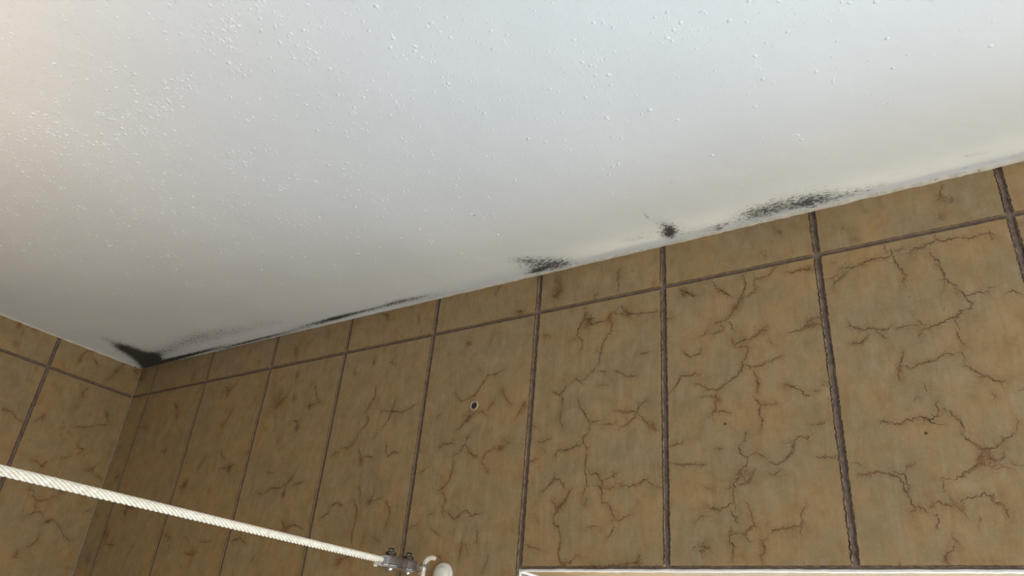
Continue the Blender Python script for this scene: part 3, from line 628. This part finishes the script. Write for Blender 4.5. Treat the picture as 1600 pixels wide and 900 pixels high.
def tiled_wall(name, P, joints, slabs, veins, stains, hole, fine, label, specks=()):
    """one wall: backing slab in grout, every tile cushion-edged, printed veins and glaze edges.
    joints: s of the vertical joints; hole: (s0, s1, t0, t1) of the window or None"""
    rnd = random.Random(name)
    mb = MB(); mb.att = {'tile_seed': {}, 'rust': {}}
    for lo, hi in slabs: mb.box(lo, hi, 1)
    vp = polys(veins); sp = triples(stains)
    # spatial bins of vein points for the faint brown halo
    bins = {}
    for pl in vp:
        for (a, b) in zip(pl[:-1], pl[1:]):
            L = math.hypot(b[0]-a[0], b[1]-a[1]); n = max(1, int(L / .002))
            for i in range(n + 1):
                q = (a[0] + (b[0]-a[0]) * i / n, a[1] + (b[1]-a[1]) * i / n)
                bins.setdefault((int(q[0] / .008), int(q[1] / .008)), []).append(q)
    def rust(s, t):
        r = 0
        i, j = int(s / .008), int(t / .008); best = 1
        for a in (-1, 0, 1):
            for b in (-1, 0, 1):
                for q in bins.get((i + a, j + b), ()):
                    d = (q[0]-s)**2 + (q[1]-t)**2
                    if d < best: best = d
        r += .45 * math.exp(-best / (2 * .0024**2))
        for (x, y, rad) in sp:
            d = ((x-s)**2 + (y-t)**2) / (rad * rad)
            if d < 6: r += 1.0 * math.exp(-d * 1.6)
        return min(r, 1.3)
    js = joints
    for ci in range(len(js) - 1):
        for ri in range(len(ROWS) - 1):
            s0, s1, t0, t1 = js[ci] + JW/2, js[ci+1] - JW/2, ROWS[ri] + JH/2, ROWS[ri+1] - JH/2
            if ci == 0: s0 = js[0]
            if ri == 0: t0 = 0.0
            parts = [(s0, s1, t0, t1)]
            if hole and s1 > hole[0] and s0 < hole[1] and t1 > hole[2] and t0 < hole[3]:
                parts = []
                if t0 < hole[2]: parts.append((s0, s1, t0, hole[2] - .0015))
                if t1 > hole[3]: parts.append((s0, s1, max(t0, hole[3]), t1))
            for (a, b, c, d) in parts:
                if b - a < .004 or d - c < .004: continue
                isf = a < fine[0] and c < fine[1]
                st = .0032 if isf else .06
                nx = max(2, int((b-a) / st)); ny = max(2, int((d-c) / st))
                bev = .0009
                S = [a, a + bev] + [a + (b-a) * i / nx for i in range(1, nx)] + [b - bev, b]
                Tt = [c, c + bev] + [c + (d-c) * i / ny for i in range(1, ny)] + [d - bev, d]
                seed = rnd.uniform(0, 40); base = len(mb.v); vv = []
                for yi, y in enumerate(Tt):
                    for xi, x in enumerate(S):
                        edge = xi in (0, len(S)-1) or yi in (0, len(Tt)-1)
                        ex = ey = 0
                        if isf and (xi in (0, len(S)-1)) and 0 < yi < len(Tt)-1: ex = rnd.uniform(-.0005, .0005)
                        if isf and (yi in (0, len(Tt)-1)) and 0 < xi < len(S)-1: ey = rnd.uniform(-.0003, .0003)
                        vv.append(P(x + ex, y + ey, .0009 if edge else 0.0))
                        idx = base + len(vv) - 1
                        mb.att['tile_seed'][idx] = seed
                        if isf: mb.att['rust'][idx] = rust(x, y)
                w = len(S); ff = []
                for yi in range(len(Tt) - 1):
                    for xi in range(w - 1):
                        q = (yi*w+xi, yi*w+xi+1, (yi+1)*w+xi+1, (yi+1)*w+xi)
                        ff.append(q)
                mb.add(vv, ff, 0)
                # tile sides down to the grout bed
                ring = [(xi, 0) for xi in range(w)] + [(w-1, yi) for yi in range(1, len(Tt))] + \
                       [(xi, len(Tt)-1) for xi in range(w-2, -1, -1)] + [(0, yi) for yi in range(len(Tt)-2, 0, -1)]
                rv = []
                for (xi, yi) in ring:
                    rv.append(vv[yi*w+xi])
                for (xi, yi) in ring:
                    rv.append(P(S[xi], Tt[yi], .0026))
                n = len(ring)
                bb = mb.add(rv, [(i, (i+1) % n, n + (i+1) % n, n + i) for i in range(n)], 0)
                for i in range(2*n): mb.att['tile_seed'][bb + i] = seed
                if isf:
                    # dark jagged line where the glaze pulled back along the upright edges
                    for e, sg in ((a, 1), (b, -1)):
                        if e < .002: continue
                        for rep in range(2 if a > .6 else 1):
                            y = c + .001; pts = []; wd = []
                            am = .0011 if a > .6 else .0004
                            while y < d - .001:
                                pts.append((e + sg * (.0001 + rep * .0004 + rnd.uniform(-.15, 1.0) * am), y))
                                wd.append(rnd.uniform(.0005, .0013) if rep == 0 else rnd.uniform(0, .0008)); y += rnd.uniform(.0009, .0024)
                            if len(pts) > 2: ribbon(mb, pts, wd, P, 3, lift=-.0001)
                    for e, sg, am in ((c, 1, .0003), (d, -1, .0005)):
                        if e < .002: continue
                        x = a + .001; pts = []; wd = []
                        while x < b - .001:
                            pts.append((x, e + sg * (.0001 + rnd.uniform(-.3, 1) * am))); wd.append(rnd.uniform(.0003, .0009 if sg < 0 else .0006)); x += rnd.uniform(.001, .003)
                        if len(pts) > 2: ribbon(mb, pts, wd, P, 3, lift=-.0001)
    # printed veins
    def on_joint(x, y):
        if any(abs(x - j) < JW/2 for j in js[1:]): return True
        return any(abs(y - r) < JW/2 for r in ROWS[1:-1]) or y < .001 or x < .001
    for pl in vp:
        pts = fractal(pl, rnd)
        n = len(pts); w0 = rnd.uniform(.00075, .0011) if n > 10 else rnd.uniform(.0006, .0009)
        wd = [w0 * (.35 + .65 * min(1, i / 4, (n - 1 - i) / 4)) * rnd.uniform(.45, 1.35) for i in range(n)]
        ribbon(mb, pts, wd, P, 2, on_joint)
        if n > 14:                     # broken hairline running alongside
            k0 = rnd.randrange(0, n // 2); k1 = min(n, k0 + rnd.randrange(6, 16)); sd = rnd.choice((-1, 1)) * .0011
            q = [(pts[i][0] + sd * rnd.uniform(.6, 1.3), pts[i][1] + sd * rnd.uniform(.5, 1.2)) for i in range(k0, k1)]
            ribbon(mb, q, [.0004 * rnd.uniform(.5, 1.3) for _ in q], P, 2, on_joint, -.00012)
        # hair-fine side twigs
        for i in range(2, n - 2):
            if rnd.random() < .20:
                a = rnd.uniform(0, 2 * math.pi); L = rnd.uniform(.0015, .006); x, y = pts[i]
                tw = [(x + math.cos(a + rnd.uniform(-.5, .5)) * L * k / 4, y + math.sin(a + rnd.uniform(-.5, .5)) * L * k / 4) for k in range(5)]
                ribbon(mb, tw, [.0006, .0005, .0004, .0003, .0001], P, 2, on_joint, -.00010)
    for (x, y, r) in specks:
        mb.add([P(x + r * math.cos(k * .5236) * (1 + .2 * math.sin(k * 2.1)), y + r * math.sin(k * .5236), -.00016) for k in range(12)], [tuple(range(12))], 3)
    # scribbly tangles inside each stain
    for (x, y, r) in sp:
        if r < .008: continue
        for k in range(int(5 + r * 400)):
            a = rnd.uniform(0, 2 * math.pi); q = r * rnd.random() * .8
            px, py = x + math.cos(a) * q, y + math.sin(a) * q; b = rnd.uniform(0, 6.3); tw = []
            for i in range(6):
                tw.append((px, py)); b += rnd.uniform(-1, 1); px += math.cos(b) * .0012; py += math.sin(b) * .0012
            ribbon(mb, tw, [.0002, .0005, .0006, .0006, .0004, .0001], P, 2, on_joint, -.00008)
    o = mb.build(name, [TILE, GROUT, VEIN, EDGE])
    return tag(o, label, kind='structure'), rnd

# ---------------------------------------------------------------- the room
XR, YF = 2.4, -2.0
WX0, WX1, WT, WB = .797, 2.147, .3222, 1.35      # window opening: along the wall, below the ceiling
G = .0016                                        # grout bed behind the tile face
TH = .16
backP = lambda s, t, d: (s, d, H - t)
leftP = lambda s, t, d: (-d, -s, H - t)
jb = [0.0, .0478] + [.197 + .15 * k for k in range(15)]
jb = [j for j in jb if j < XR - .01] + [XR]
jl = [0.0] + [.1419 + .15 * k for k in range(13)]
jl = [j for j in jl if j < -YF - .01] + [-YF]
wall_back, _ = tiled_wall('wall_back', backP, jb,
    [((0, G, 0), (WX0, TH, H)), ((WX1, G, 0), (XR, TH, H)), ((WX0, G, H - WT), (WX1, TH, H)), ((WX0, G, 0), (WX1, TH, H - WB))],
    VEINS_BACK, STAINS_BACK, (WX0 + .001, WX1, WT, WB), (1.4, .36),
    'long wall of brown veined stone-look tiles rising to the mouldy ceiling edge',
    ((1.1587, .2241, .0012), (1.0035, .2005, .0012)))
wall_left, _ = tiled_wall('wall_left', leftP, jl,
    [((-TH, YF, 0), (-G, TH, H))],
    VEINS_LEFT, STAINS_LEFT, None, (.46, .36),
    'short brown tiled wall at the far left, meeting the long wall in the corner')
mb = MB(); mb.box((0, YF - .1, 0), (XR, YF, H)); tag(mb.build('wall_front', PAINT), 'plain white painted wall behind the viewer', kind='structure')
mb = MB(); mb.box((XR, YF - .1, 0), (XR + .1, TH, H)); tag(mb.build('wall_right', PAINT), 'plain white painted wall right of the window', kind='structure')
mb = MB(); mb.box((-TH, YF - .1, -.1), (XR + .1, TH, 0)); tag(mb.build('floor', FLOORM), 'pale tiled floor of the room', kind='structure')

def ceiling():
    rnd = random.Random(5)
    mb = MB(); mb.att = {'mould': {}, 'plaster': {}}
    md = []
    for q in MOULD.split():
        a = [float(x) for x in q.split(',')]
        X, Y, ax, ay, bx, by = [v / 1000 for v in a[:6]]; det = ax * by - ay * bx
        md.append((X, Y, ax, ay, bx, by, det, a[6], 2.4 * (abs(ax) + abs(bx)), 2.4 * (abs(ay) + abs(by))))
    def axis(fineto, st, end, mid=None):
        r = [fineto * i / int(fineto / st) for i in range(int(fineto / st) + 1)]
        if mid:
            n = int((mid[0] - fineto) / mid[1]); r += [fineto + (mid[0]-fineto) * i / n for i in range(1, n + 1)]
        n = max(1, int((end - r[-1]) / .1)); b = r[-1]
        return r + [b + (end - b) * i / n for i in range(1, n + 1)]
    xs = axis(1.36, .0020, XR); ys = axis(.09, .0011, -YF, (.36, .005))
    vv = []; w = len(xs)
    for yi, y in enumerate(ys):
        for xi, x in enumerate(xs):
            v = 0
            for (X, Y, ax, ay, bx, by, det, d, rx, ry) in md:
                dx, dy = x - X, y - Y
                if abs(dx) > rx or abs(dy) > ry: continue
                u = (dx * by - dy * bx) / det; s = (ax * dy - ay * dx) / det
                e = u * u + s * s
                if e < 5: v += d * math.exp(-e * .9)
            k = len(vv)
            if v > .01: mb.att['mould'][k] = min(v, 3.0)
            edge = min(1, max(0, (y - .07) / .16)) * min(1, max(0, (x - .04) / .12))
            mb.att['plaster'][k] = edge * (.35 + .65 * min(1, max(0, (1.5 - x) / .9)))
            z = .0010 * noise.noise((x * 7, y * 7, 3.1)) if 0.004 < y and x > .004 and y < .6 else 0
            vv.append((x, -y, H + z))
    ff = []
    for yi in range(len(ys) - 1):
        for xi in range(w - 1):
            ff.append((yi*w+xi, yi*w+xi+1, (yi+1)*w+xi+1, (yi+1)*w+xi))
    mb.add(vv, ff, 0)
    # slab above
    mb.box((-TH, YF - .1, H + .004), (XR + .1, TH, H + .12), 0)
    # grit and blobs left in the plaster
    made = 0; tries = 0
    while made < 24000 and tries < 480000:
        tries += 1
        x = rnd.uniform(.03, 1.6); y = rnd.uniform(.06, .75)
        cl = noise.noise((x * 24, y * 24, 9.0)) + .7 * noise.noise((x * 70, y * 70, 1.0))
        p = min(1, max(0, (y - .06) / .18)) * (.16 + max(0, cl + .10) * 1.35) * (.22 + .78 * min(1, max(0, (1.2 - x) / .5))) * min(1, max(.12, (x + (y - .3) * 1.2 - .12) / .35))
        if rnd.random() > p: continue
        r = min(.0019, .00056 * math.exp(rnd.gauss(.33, .46))); h = r * rnd.uniform(.24, .48)
        n = 7; ring = []; st = rnd.uniform(.85, 1.22); a0 = rnd.uniform(0, 3.1)
        z0 = H + .0010 * noise.noise((x * 7, y * 7, 3.1)) + .0002
        base = []
        for lv, (rr, hh) in enumerate(((1.25, 0), (.80, .55), (.42, .9))):
            for k in range(n):
                th = 2 * math.pi * k / n; q = r * rr * rnd.uniform(.68, 1.32)
                px, py = math.cos(th) * q * st, math.sin(th) * q / st
                base.append((x + px * math.cos(a0) - py * math.sin(a0), -y + px * math.sin(a0) + py * math.cos(a0), z0 - h * hh))
        base.append((x, -y, z0 - h))
        f = [(l*n+k, l*n+(k+1) % n, (l+1)*n+(k+1) % n, (l+1)*n+k) for l in range(2) for k in range(n)]
        f += [(2*n+k, 2*n+(k+1) % n, 3*n) for k in range(n)]
        mb.add(base, f, 0); made += 1
    o = mb.build('ceiling', [CEIL], smooth=True)
    return tag(o, 'white painted ceiling with gritty plaster and black mould along its edges', kind='structure')
ceiling()

# caulk lines where the ceiling meets the tiles
def caulk(name, P, length, rad, grime, label):
    rnd = random.Random(name); mb = MB(); n = 5; N = int(length / .004); vv = []; mb.att = {'mould': {}}
    for i in range(N + 1):
        s = .0015 + (length - .003) * i / N
        r = rad(s) * (1 + .28 * noise.noise((s * 60, 2.0, 5.0)) + .16 * rnd.uniform(-1, 1))
        for k in range(n + 1):
            th = math.pi / 2 * k / n; q = r * (1 - .18 * math.sin(2 * th))
            mb.att['mould'][len(vv)] = grime(s)
            vv.append(P(s, q * math.sin(th) * 1.0 - .0003, -q * math.cos(th) * 1.0))
    ff = [(i*(n+1)+k, i*(n+1)+k+1, (i+1)*(n+1)+k+1, (i+1)*(n+1)+k) for i in range(N) for k in range(n)]
    mb.add(vv, ff, 0)
    return tag(mb.build(name, CAULK_DIRTY, smooth=True), label, kind='structure')
caulk('trim_1', backP, XR, lambda s: .0007 + .0020 * min(1, max(0, (s - .45) / .65)), lambda s: 1.3 if s < .17 else (.9 if s < .42 else (.45 if s < .6 else .12)), 'thin cream caulk line between the ceiling and the long tiled wall')
caulk('trim_2', leftP, -YF, lambda s: .0013 + .0011 * min(1, s / .12), lambda s: 1.1 * math.exp(-(s / .035) ** 2), 'thin white caulk line between the ceiling and the short left wall')
mb = MB(); rnd = random.Random(3)
pts = [(.0006, -.0006, H - .004 - i * .01) for i in range(60)] + [(.0006, -.0006, .0)]
mb.tube(pts, [.0011 + rnd.uniform(-.0002, .0003) for _ in pts], 8)
tag(mb.build('trim_3', CORNER, smooth=True), 'pale grout line running down the corner of the two tiled walls', kind='structure')

# ---------------------------------------------------------------- window niche in the long wall
win = tag(empty('window_1', (WX0, 0, H - WB)), 'sunlit window niche at the bottom right edge with pale tiled soffit', kind='structure')
def wpart(mb, name, mats, smooth=False):
    L = Vector((WX0, 0, H - WB)); mb.v = [tuple(Vector(v) - L) for v in mb.v]
    return mb.build(name, mats, win, smooth)
def reveal():
    rnd = random.Random(11)
    mb = MB(); mb.att = {'tile_seed': {}}
    D = .135
    def tile(P, a, b, c, d):
        bev = .0008; S = [a, a+bev, (a+b)/2, b-bev, b]; Tt = [c, c+bev, (c+d)/2, d-bev, d]; vv = []
        for yi, y in enumerate(Tt):
            for xi, x in enumerate(S):
                vv.append(P(x, y, .0012 if xi in (0, 4) or yi in (0, 4) else 0))
        i0 = mb.add(vv, [(yi*5+xi, yi*5+xi+1, (yi+1)*5+xi+1, (yi+1)*5+xi) for yi in range(4) for xi in range(4)], 0)
        s = rnd.uniform(0, 40)
        for i in range(25): mb.att['tile_seed'][i0 + i] = s
    zs = H - WT - .0022
    jj = [WX0 + .003] + [j for j in jb if WX0 + .01 < j < WX1] + [WX1 - .002]
    for a, b in zip(jj[:-1], jj[1:]):
        tile(lambda x, y, d: (x, y, zs + d), a + .0014, b - .0014, .0035, D)
    mb.box((WX0, .0018, zs + .0008), (WX1, D, zs + .0022), 1)
    t = WT + .004
    while t < WB:
        t2 = min(t + .15, WB)
        tile(lambda x, y, d: (WX0 + .002 - d, x, H - y), .0035, D, t + .0014, t2 - .0014)
        tile(lambda x, y, d: (WX1 - .002 + d, x, H - y), .0035, D, t + .0014, t2 - .0014)
        t = t2
    mb.box((WX0, .0018, H - WB), (WX0 + .0012, D, zs), 1); mb.box((WX1 - .0012, .0018, H - WB), (WX1, D, zs), 1)
    return mb
wpart(reveal(), 'tiled_reveal', [TILE, CORNER])
mb = MB(); rnd = random.Random(4)
def beadline(a, b, r):
    a, b = Vector(a), Vector(b); N = int((b - a).length / .006)
    mb.tube([a + (b - a) * i / N + Vector((0, rnd.uniform(-.0002, .0002), rnd.uniform(-.0002, .0002))) for i in range(N + 1)], [r * rnd.uniform(.9, 1.1) for _ in range(N + 1)], 8)
beadline((WX0, .0014, H - WT - .0014), (WX1, .0014, H - WT - .0014), .0014)
beadline((WX0 + .0008, .0014, H - WT), (WX0 + .0008, .0014, H - WB), .0016)
beadline((WX0 + .0018, .001, H - WT - .0022), (WX0 + .0018, .13, H - WT - .0022), .0017)
wpart(mb, 'edge_bead', BEAD, True)
mb = MB(); fy0, fy1 = .10, .15; fw = .055
mb.box((WX0, fy0, H-WT-fw), (WX1, fy1, H-WT)); mb.box((WX0, fy0, H-WB), (WX1, fy1, H-WB+fw))
mb.box((WX0, fy0, H-WB+fw), (WX0+fw, fy1, H-WT-fw)); mb.box((WX1-fw, fy0, H-WB+fw), (WX1, fy1, H-WT-fw))
wpart(mb, 'frame', FRAME)
mb = MB(); mb.box((WX0+fw, .122, H-WB+fw), (WX1-fw, .126, H-WT-fw)); wpart(mb, 'pane', GLASS)
mb = MB(); mb.box((WX0-.01, -.02, H-WB-.001), (WX1+.01, .10, H-WB+.014)); wpart(mb, 'sill', FRAME)

# ---------------------------------------------------------------- spare wall plug in the tile
def wall_plug():
    c = Vector((.7218, 0, H - .1506))
    r = tag(empty('wall_plug', c), 'small round plug with a hole painted dark set in the fifth tile from the corner', 'wall plug')
    mb = MB(); mb.lathe([(.0058, 0.0), (.0056, .0009), (.0049, .0014), (.0041, .0012), (.0036, .0003)], (0, 0, 0), (0, -1, 0), 36)
    mb.build('rim', PLUGM, r, True)
    mb = MB(); mb.lathe([(.0038, .0004), (.0030, .00025), (.0004, .0002)], (0, 0, 0), (0, -1, 0), 36)  # closed dark disc: the hole's inner shade is put into its colour
    mb.add([(math.cos(a) * .0004, -.0002, math.sin(a) * .0004) for a in [i * math.pi / 4 for i in range(8)]], [tuple(range(8))])
    mb.build('hole', HOLE, r, True)
wall_plug()

# ---------------------------------------------------------------- wall hook
HX = .7065
def wall_hook():
    c = Vector((HX, 0, H - .3285))
    r = tag(empty('wall_hook', c), 'small white hook on a round white rosette, holding the end of the clothes line', 'hook')
    mb = MB()
    mb.lathe([(.0118, 0), (.0118, .0016), (.0112, .0030), (.0100, .0036), (.0086, .0034), (.0080, .0040), (.0076, .0058),
              (.0066, .0072), (.0050, .0080), (.0028, .0084), (.00001, .0085)], (0, 0, 0), (0, -1, 0), 44)
    mb.build('rosette', PLAST, r, True)
    # open hook: leaves the rosette, dips, rises and curls back towards the wall
    k = [(-.004, -.004), (-.010, -.010), (-.017, -.016), (-.025, -.0165), (-.0305, -.012), (-.0322, -.004), (-.0320, .003), (-.0300, .0085), (-.0255, .0120), (-.0205, .0135), (-.0165, .0134)]
    pts = []
    for i in range(len(k) - 1):
        p0 = k[max(i-1, 0)]; p1 = k[i]; p2 = k[i+1]; p3 = k[min(i+2, len(k)-1)]
        for j in range(5):
            t = j / 5
            q = [.5 * ((2*p1[a]) + (-p0[a]+p2[a])*t + (2*p0[a]-5*p1[a]+4*p2[a]-p3[a])*t*t + (-p0[a]+3*p1[a]-3*p2[a]+p3[a])*t**3) for a in (0, 1)]
            pts.append((0, q[0], q[1]))
    pts.append((0, *k[-1]))
    rr = [.0023] * len(pts); rr[-1] = .0019; 
    mb = MB(); mb.tube(pts, rr, 16)
    mb.build('hook_arm', PLASTB, r, True)
wall_hook()

# ---------------------------------------------------------------- clothes line
A = Vector((.7116, -.045, H - .3290)); B = Vector((.7557, -.45, H - .3406))
def clothes_line():
    ax = (B - A).normalized()
    root = tag(empty('clothes_line', A), 'twisted white clothes line crossing the bottom left, ending in a steel clamp at the hook', 'clothes line')
    side = ax.cross(Vector((0, 0, 1))).normalized(); upv = side.cross(ax).normalized()
    R0 = .0021; RS = .00101; N = 6; pitch = .024
    endL = (A.y - YF) / -ax.y - .001
    mb = MB()
    start = .012
    for s_ in range(N):
        pts = []; L = start
        while L < endL:
            ph = -2 * math.pi * (L / pitch) + 2 * math.pi * s_ / N
            pts.append(ax * L + side * math.cos(ph) * R0 + upv * math.sin(ph) * R0)
            L += .0022 if L < .75 else .012
        mb.tube(pts, RS, 6)
    mb.tube([ax * start, ax * (endL * .5), ax * endL], .0014, 8)
    mb.build('rope', ROPE, root, True)
    # clamp, in its own frame: x along the line, z up
    F = Matrix((( ax.x, side.x, upv.x), (ax.y, side.y, upv.y), (ax.z, side.z, upv.z)))
    def fr(m, off=(0, 0, 0)):
        m.v = [tuple(F @ (Vector(v) + Vector(off))) for v in m.v]; return m
    # outline: two round lobes with a waist
    def outline(grow=0.0, n=64, l0=.0195, l1=.0485, rad=.0135, waist=.0095):
        o = []
        for i in range(n):
            th = 2 * math.pi * i / n; best = 0
            d = Vector((math.cos(th), math.sin(th)))
            cx = (l0 + l1) / 2
            for c in (l0, l1):
                e = c - cx; bq = d.x * e; disc = bq*bq - (e*e - (rad+grow)**2)
                if disc > 0: best = max(best, bq + math.sqrt(disc))
            best = max(best, min((waist + grow) / max(abs(d.y), 1e-3), .012))
            o.append((cx + d.x * best, d.y * best * .62))
        return o
    mb = MB()
    o0 = outline(); lv = [(.0016, -.0044), (.0018, -.0036), (.0002, -.0030), (0, .0024), (-.0006, .0040), (-.0020, .0048)]
    n = 64; vv = []
    for g, z in lv: vv += [(x, y, z) for x, y in outline(g)]
    ff = [(l*n+k, l*n+(k+1) % n, (l+1)*n+(k+1) % n, (l+1)*n+k) for l in range(len(lv)-1) for k in range(n)]
    ff.append(tuple(range(n))[::-1]); ff.append(tuple((len(lv)-1)*n + k for k in range(n)))
    mb.add(vv, ff); fr(mb); mb.build('clamp_body', STEEL, root)
    mb = MB(); vv = []
    lv = [(.0014, -.0046), (.0030, -.0050), (.0030, -.0058), (.0012, -.0063)]
    for g, z in lv:
        for x, y in outline(g):
            if x > .056: x = .056 + (x - .056) * 1.6
            vv.append((x, y, z))
    ff = [(l*n+k, l*n+(k+1) % n, (l+1)*n+(k+1) % n, (l+1)*n+k) for l in range(len(lv)-1) for k in range(n)]
    ff.append(tuple(range(n))); ff.append(tuple((len(lv)-1)*n + k for k in range(n)))
    mb.add(vv, ff); fr(mb); mb.build('clamp_plate', BRIGHT, root)
    for c in (.0195, .0485):
        mb = MB(); mb.lathe([(.0001, -.0084), (.0026, -.0082), (.0040, -.0076), (.0046, -.0064), (.0050, -.0058), (.0024, -.0058), (.0024, .0105), (.0020, .0112), (.0001, .0112)], (c, 0, 0), (0, 0, 1), 24)
        fr(mb); b = mb.build('bolt', BRIGHT, root, True); b['label'] = 'shiny bolt head under the clamp'
        mb = MB(); mb.lathe([(.0028, .0046), (.0050, .0046), (.0050, .0080), (.0040, .0086), (.0026, .0086)], (c, 0, 0), (0, 0, 1), 6)
        for q in range(4): mb.lathe([(.0022, .0086 + q*.0008), (.0029, .0090 + q*.0008), (.0022, .0094 + q*.0008)], (c, 0, 0), (0, 0, 1), 16)
        fr(mb); b = mb.build('nut', DARKST, b); b['label'] = 'dark nut on the threaded end'
    # cut tail of the cord under the clamp mouth
    mb = MB()
    for s_ in range(5):
        pts = []
        for i in range(9):
            L = .060 + i * .0016; ph = -2 * math.pi * L / .02 + s_ * 1.257
            pts.append(F @ Vector((L - .002, math.cos(ph) * .0010, -.0030 - .0003*i + math.sin(ph) * .0010)))
        mb.tube(pts, [.0009] * 8 + [.0004], 6)
    mb.build('cord_tail', ROPE, root, True)
    # eye of the line: bright thimble wires looped round the hook arm
    mb = MB(); hc = Vector((HX, -.0322, H - .3285 + .0035)) - A
    for off, rad in ((0, .0042), (.0016, .0045), (-.0015, .0044)):
        pts = []
        for i in range(28):
            th = 2 * math.pi * i / 28
            pts.append(hc + Vector((math.cos(th) * rad, math.sin(th) * rad * 1.1, off + math.sin(th) * .0022 - math.cos(th) * .0012)))
        mb.tube(pts, .0007, 8, closed=True)
    for sg in (-1, 1):
        mb.tube([hc + Vector((sg * .0042, 0, 0)), hc + Vector((sg * .0036, -.005, 0)), F @ Vector((.006, sg * .0022, 0)), F @ Vector((.016, sg * .0014, 0))], .0011, 8)
    mb.build('eye', BRIGHT, root, True)
clothes_line()
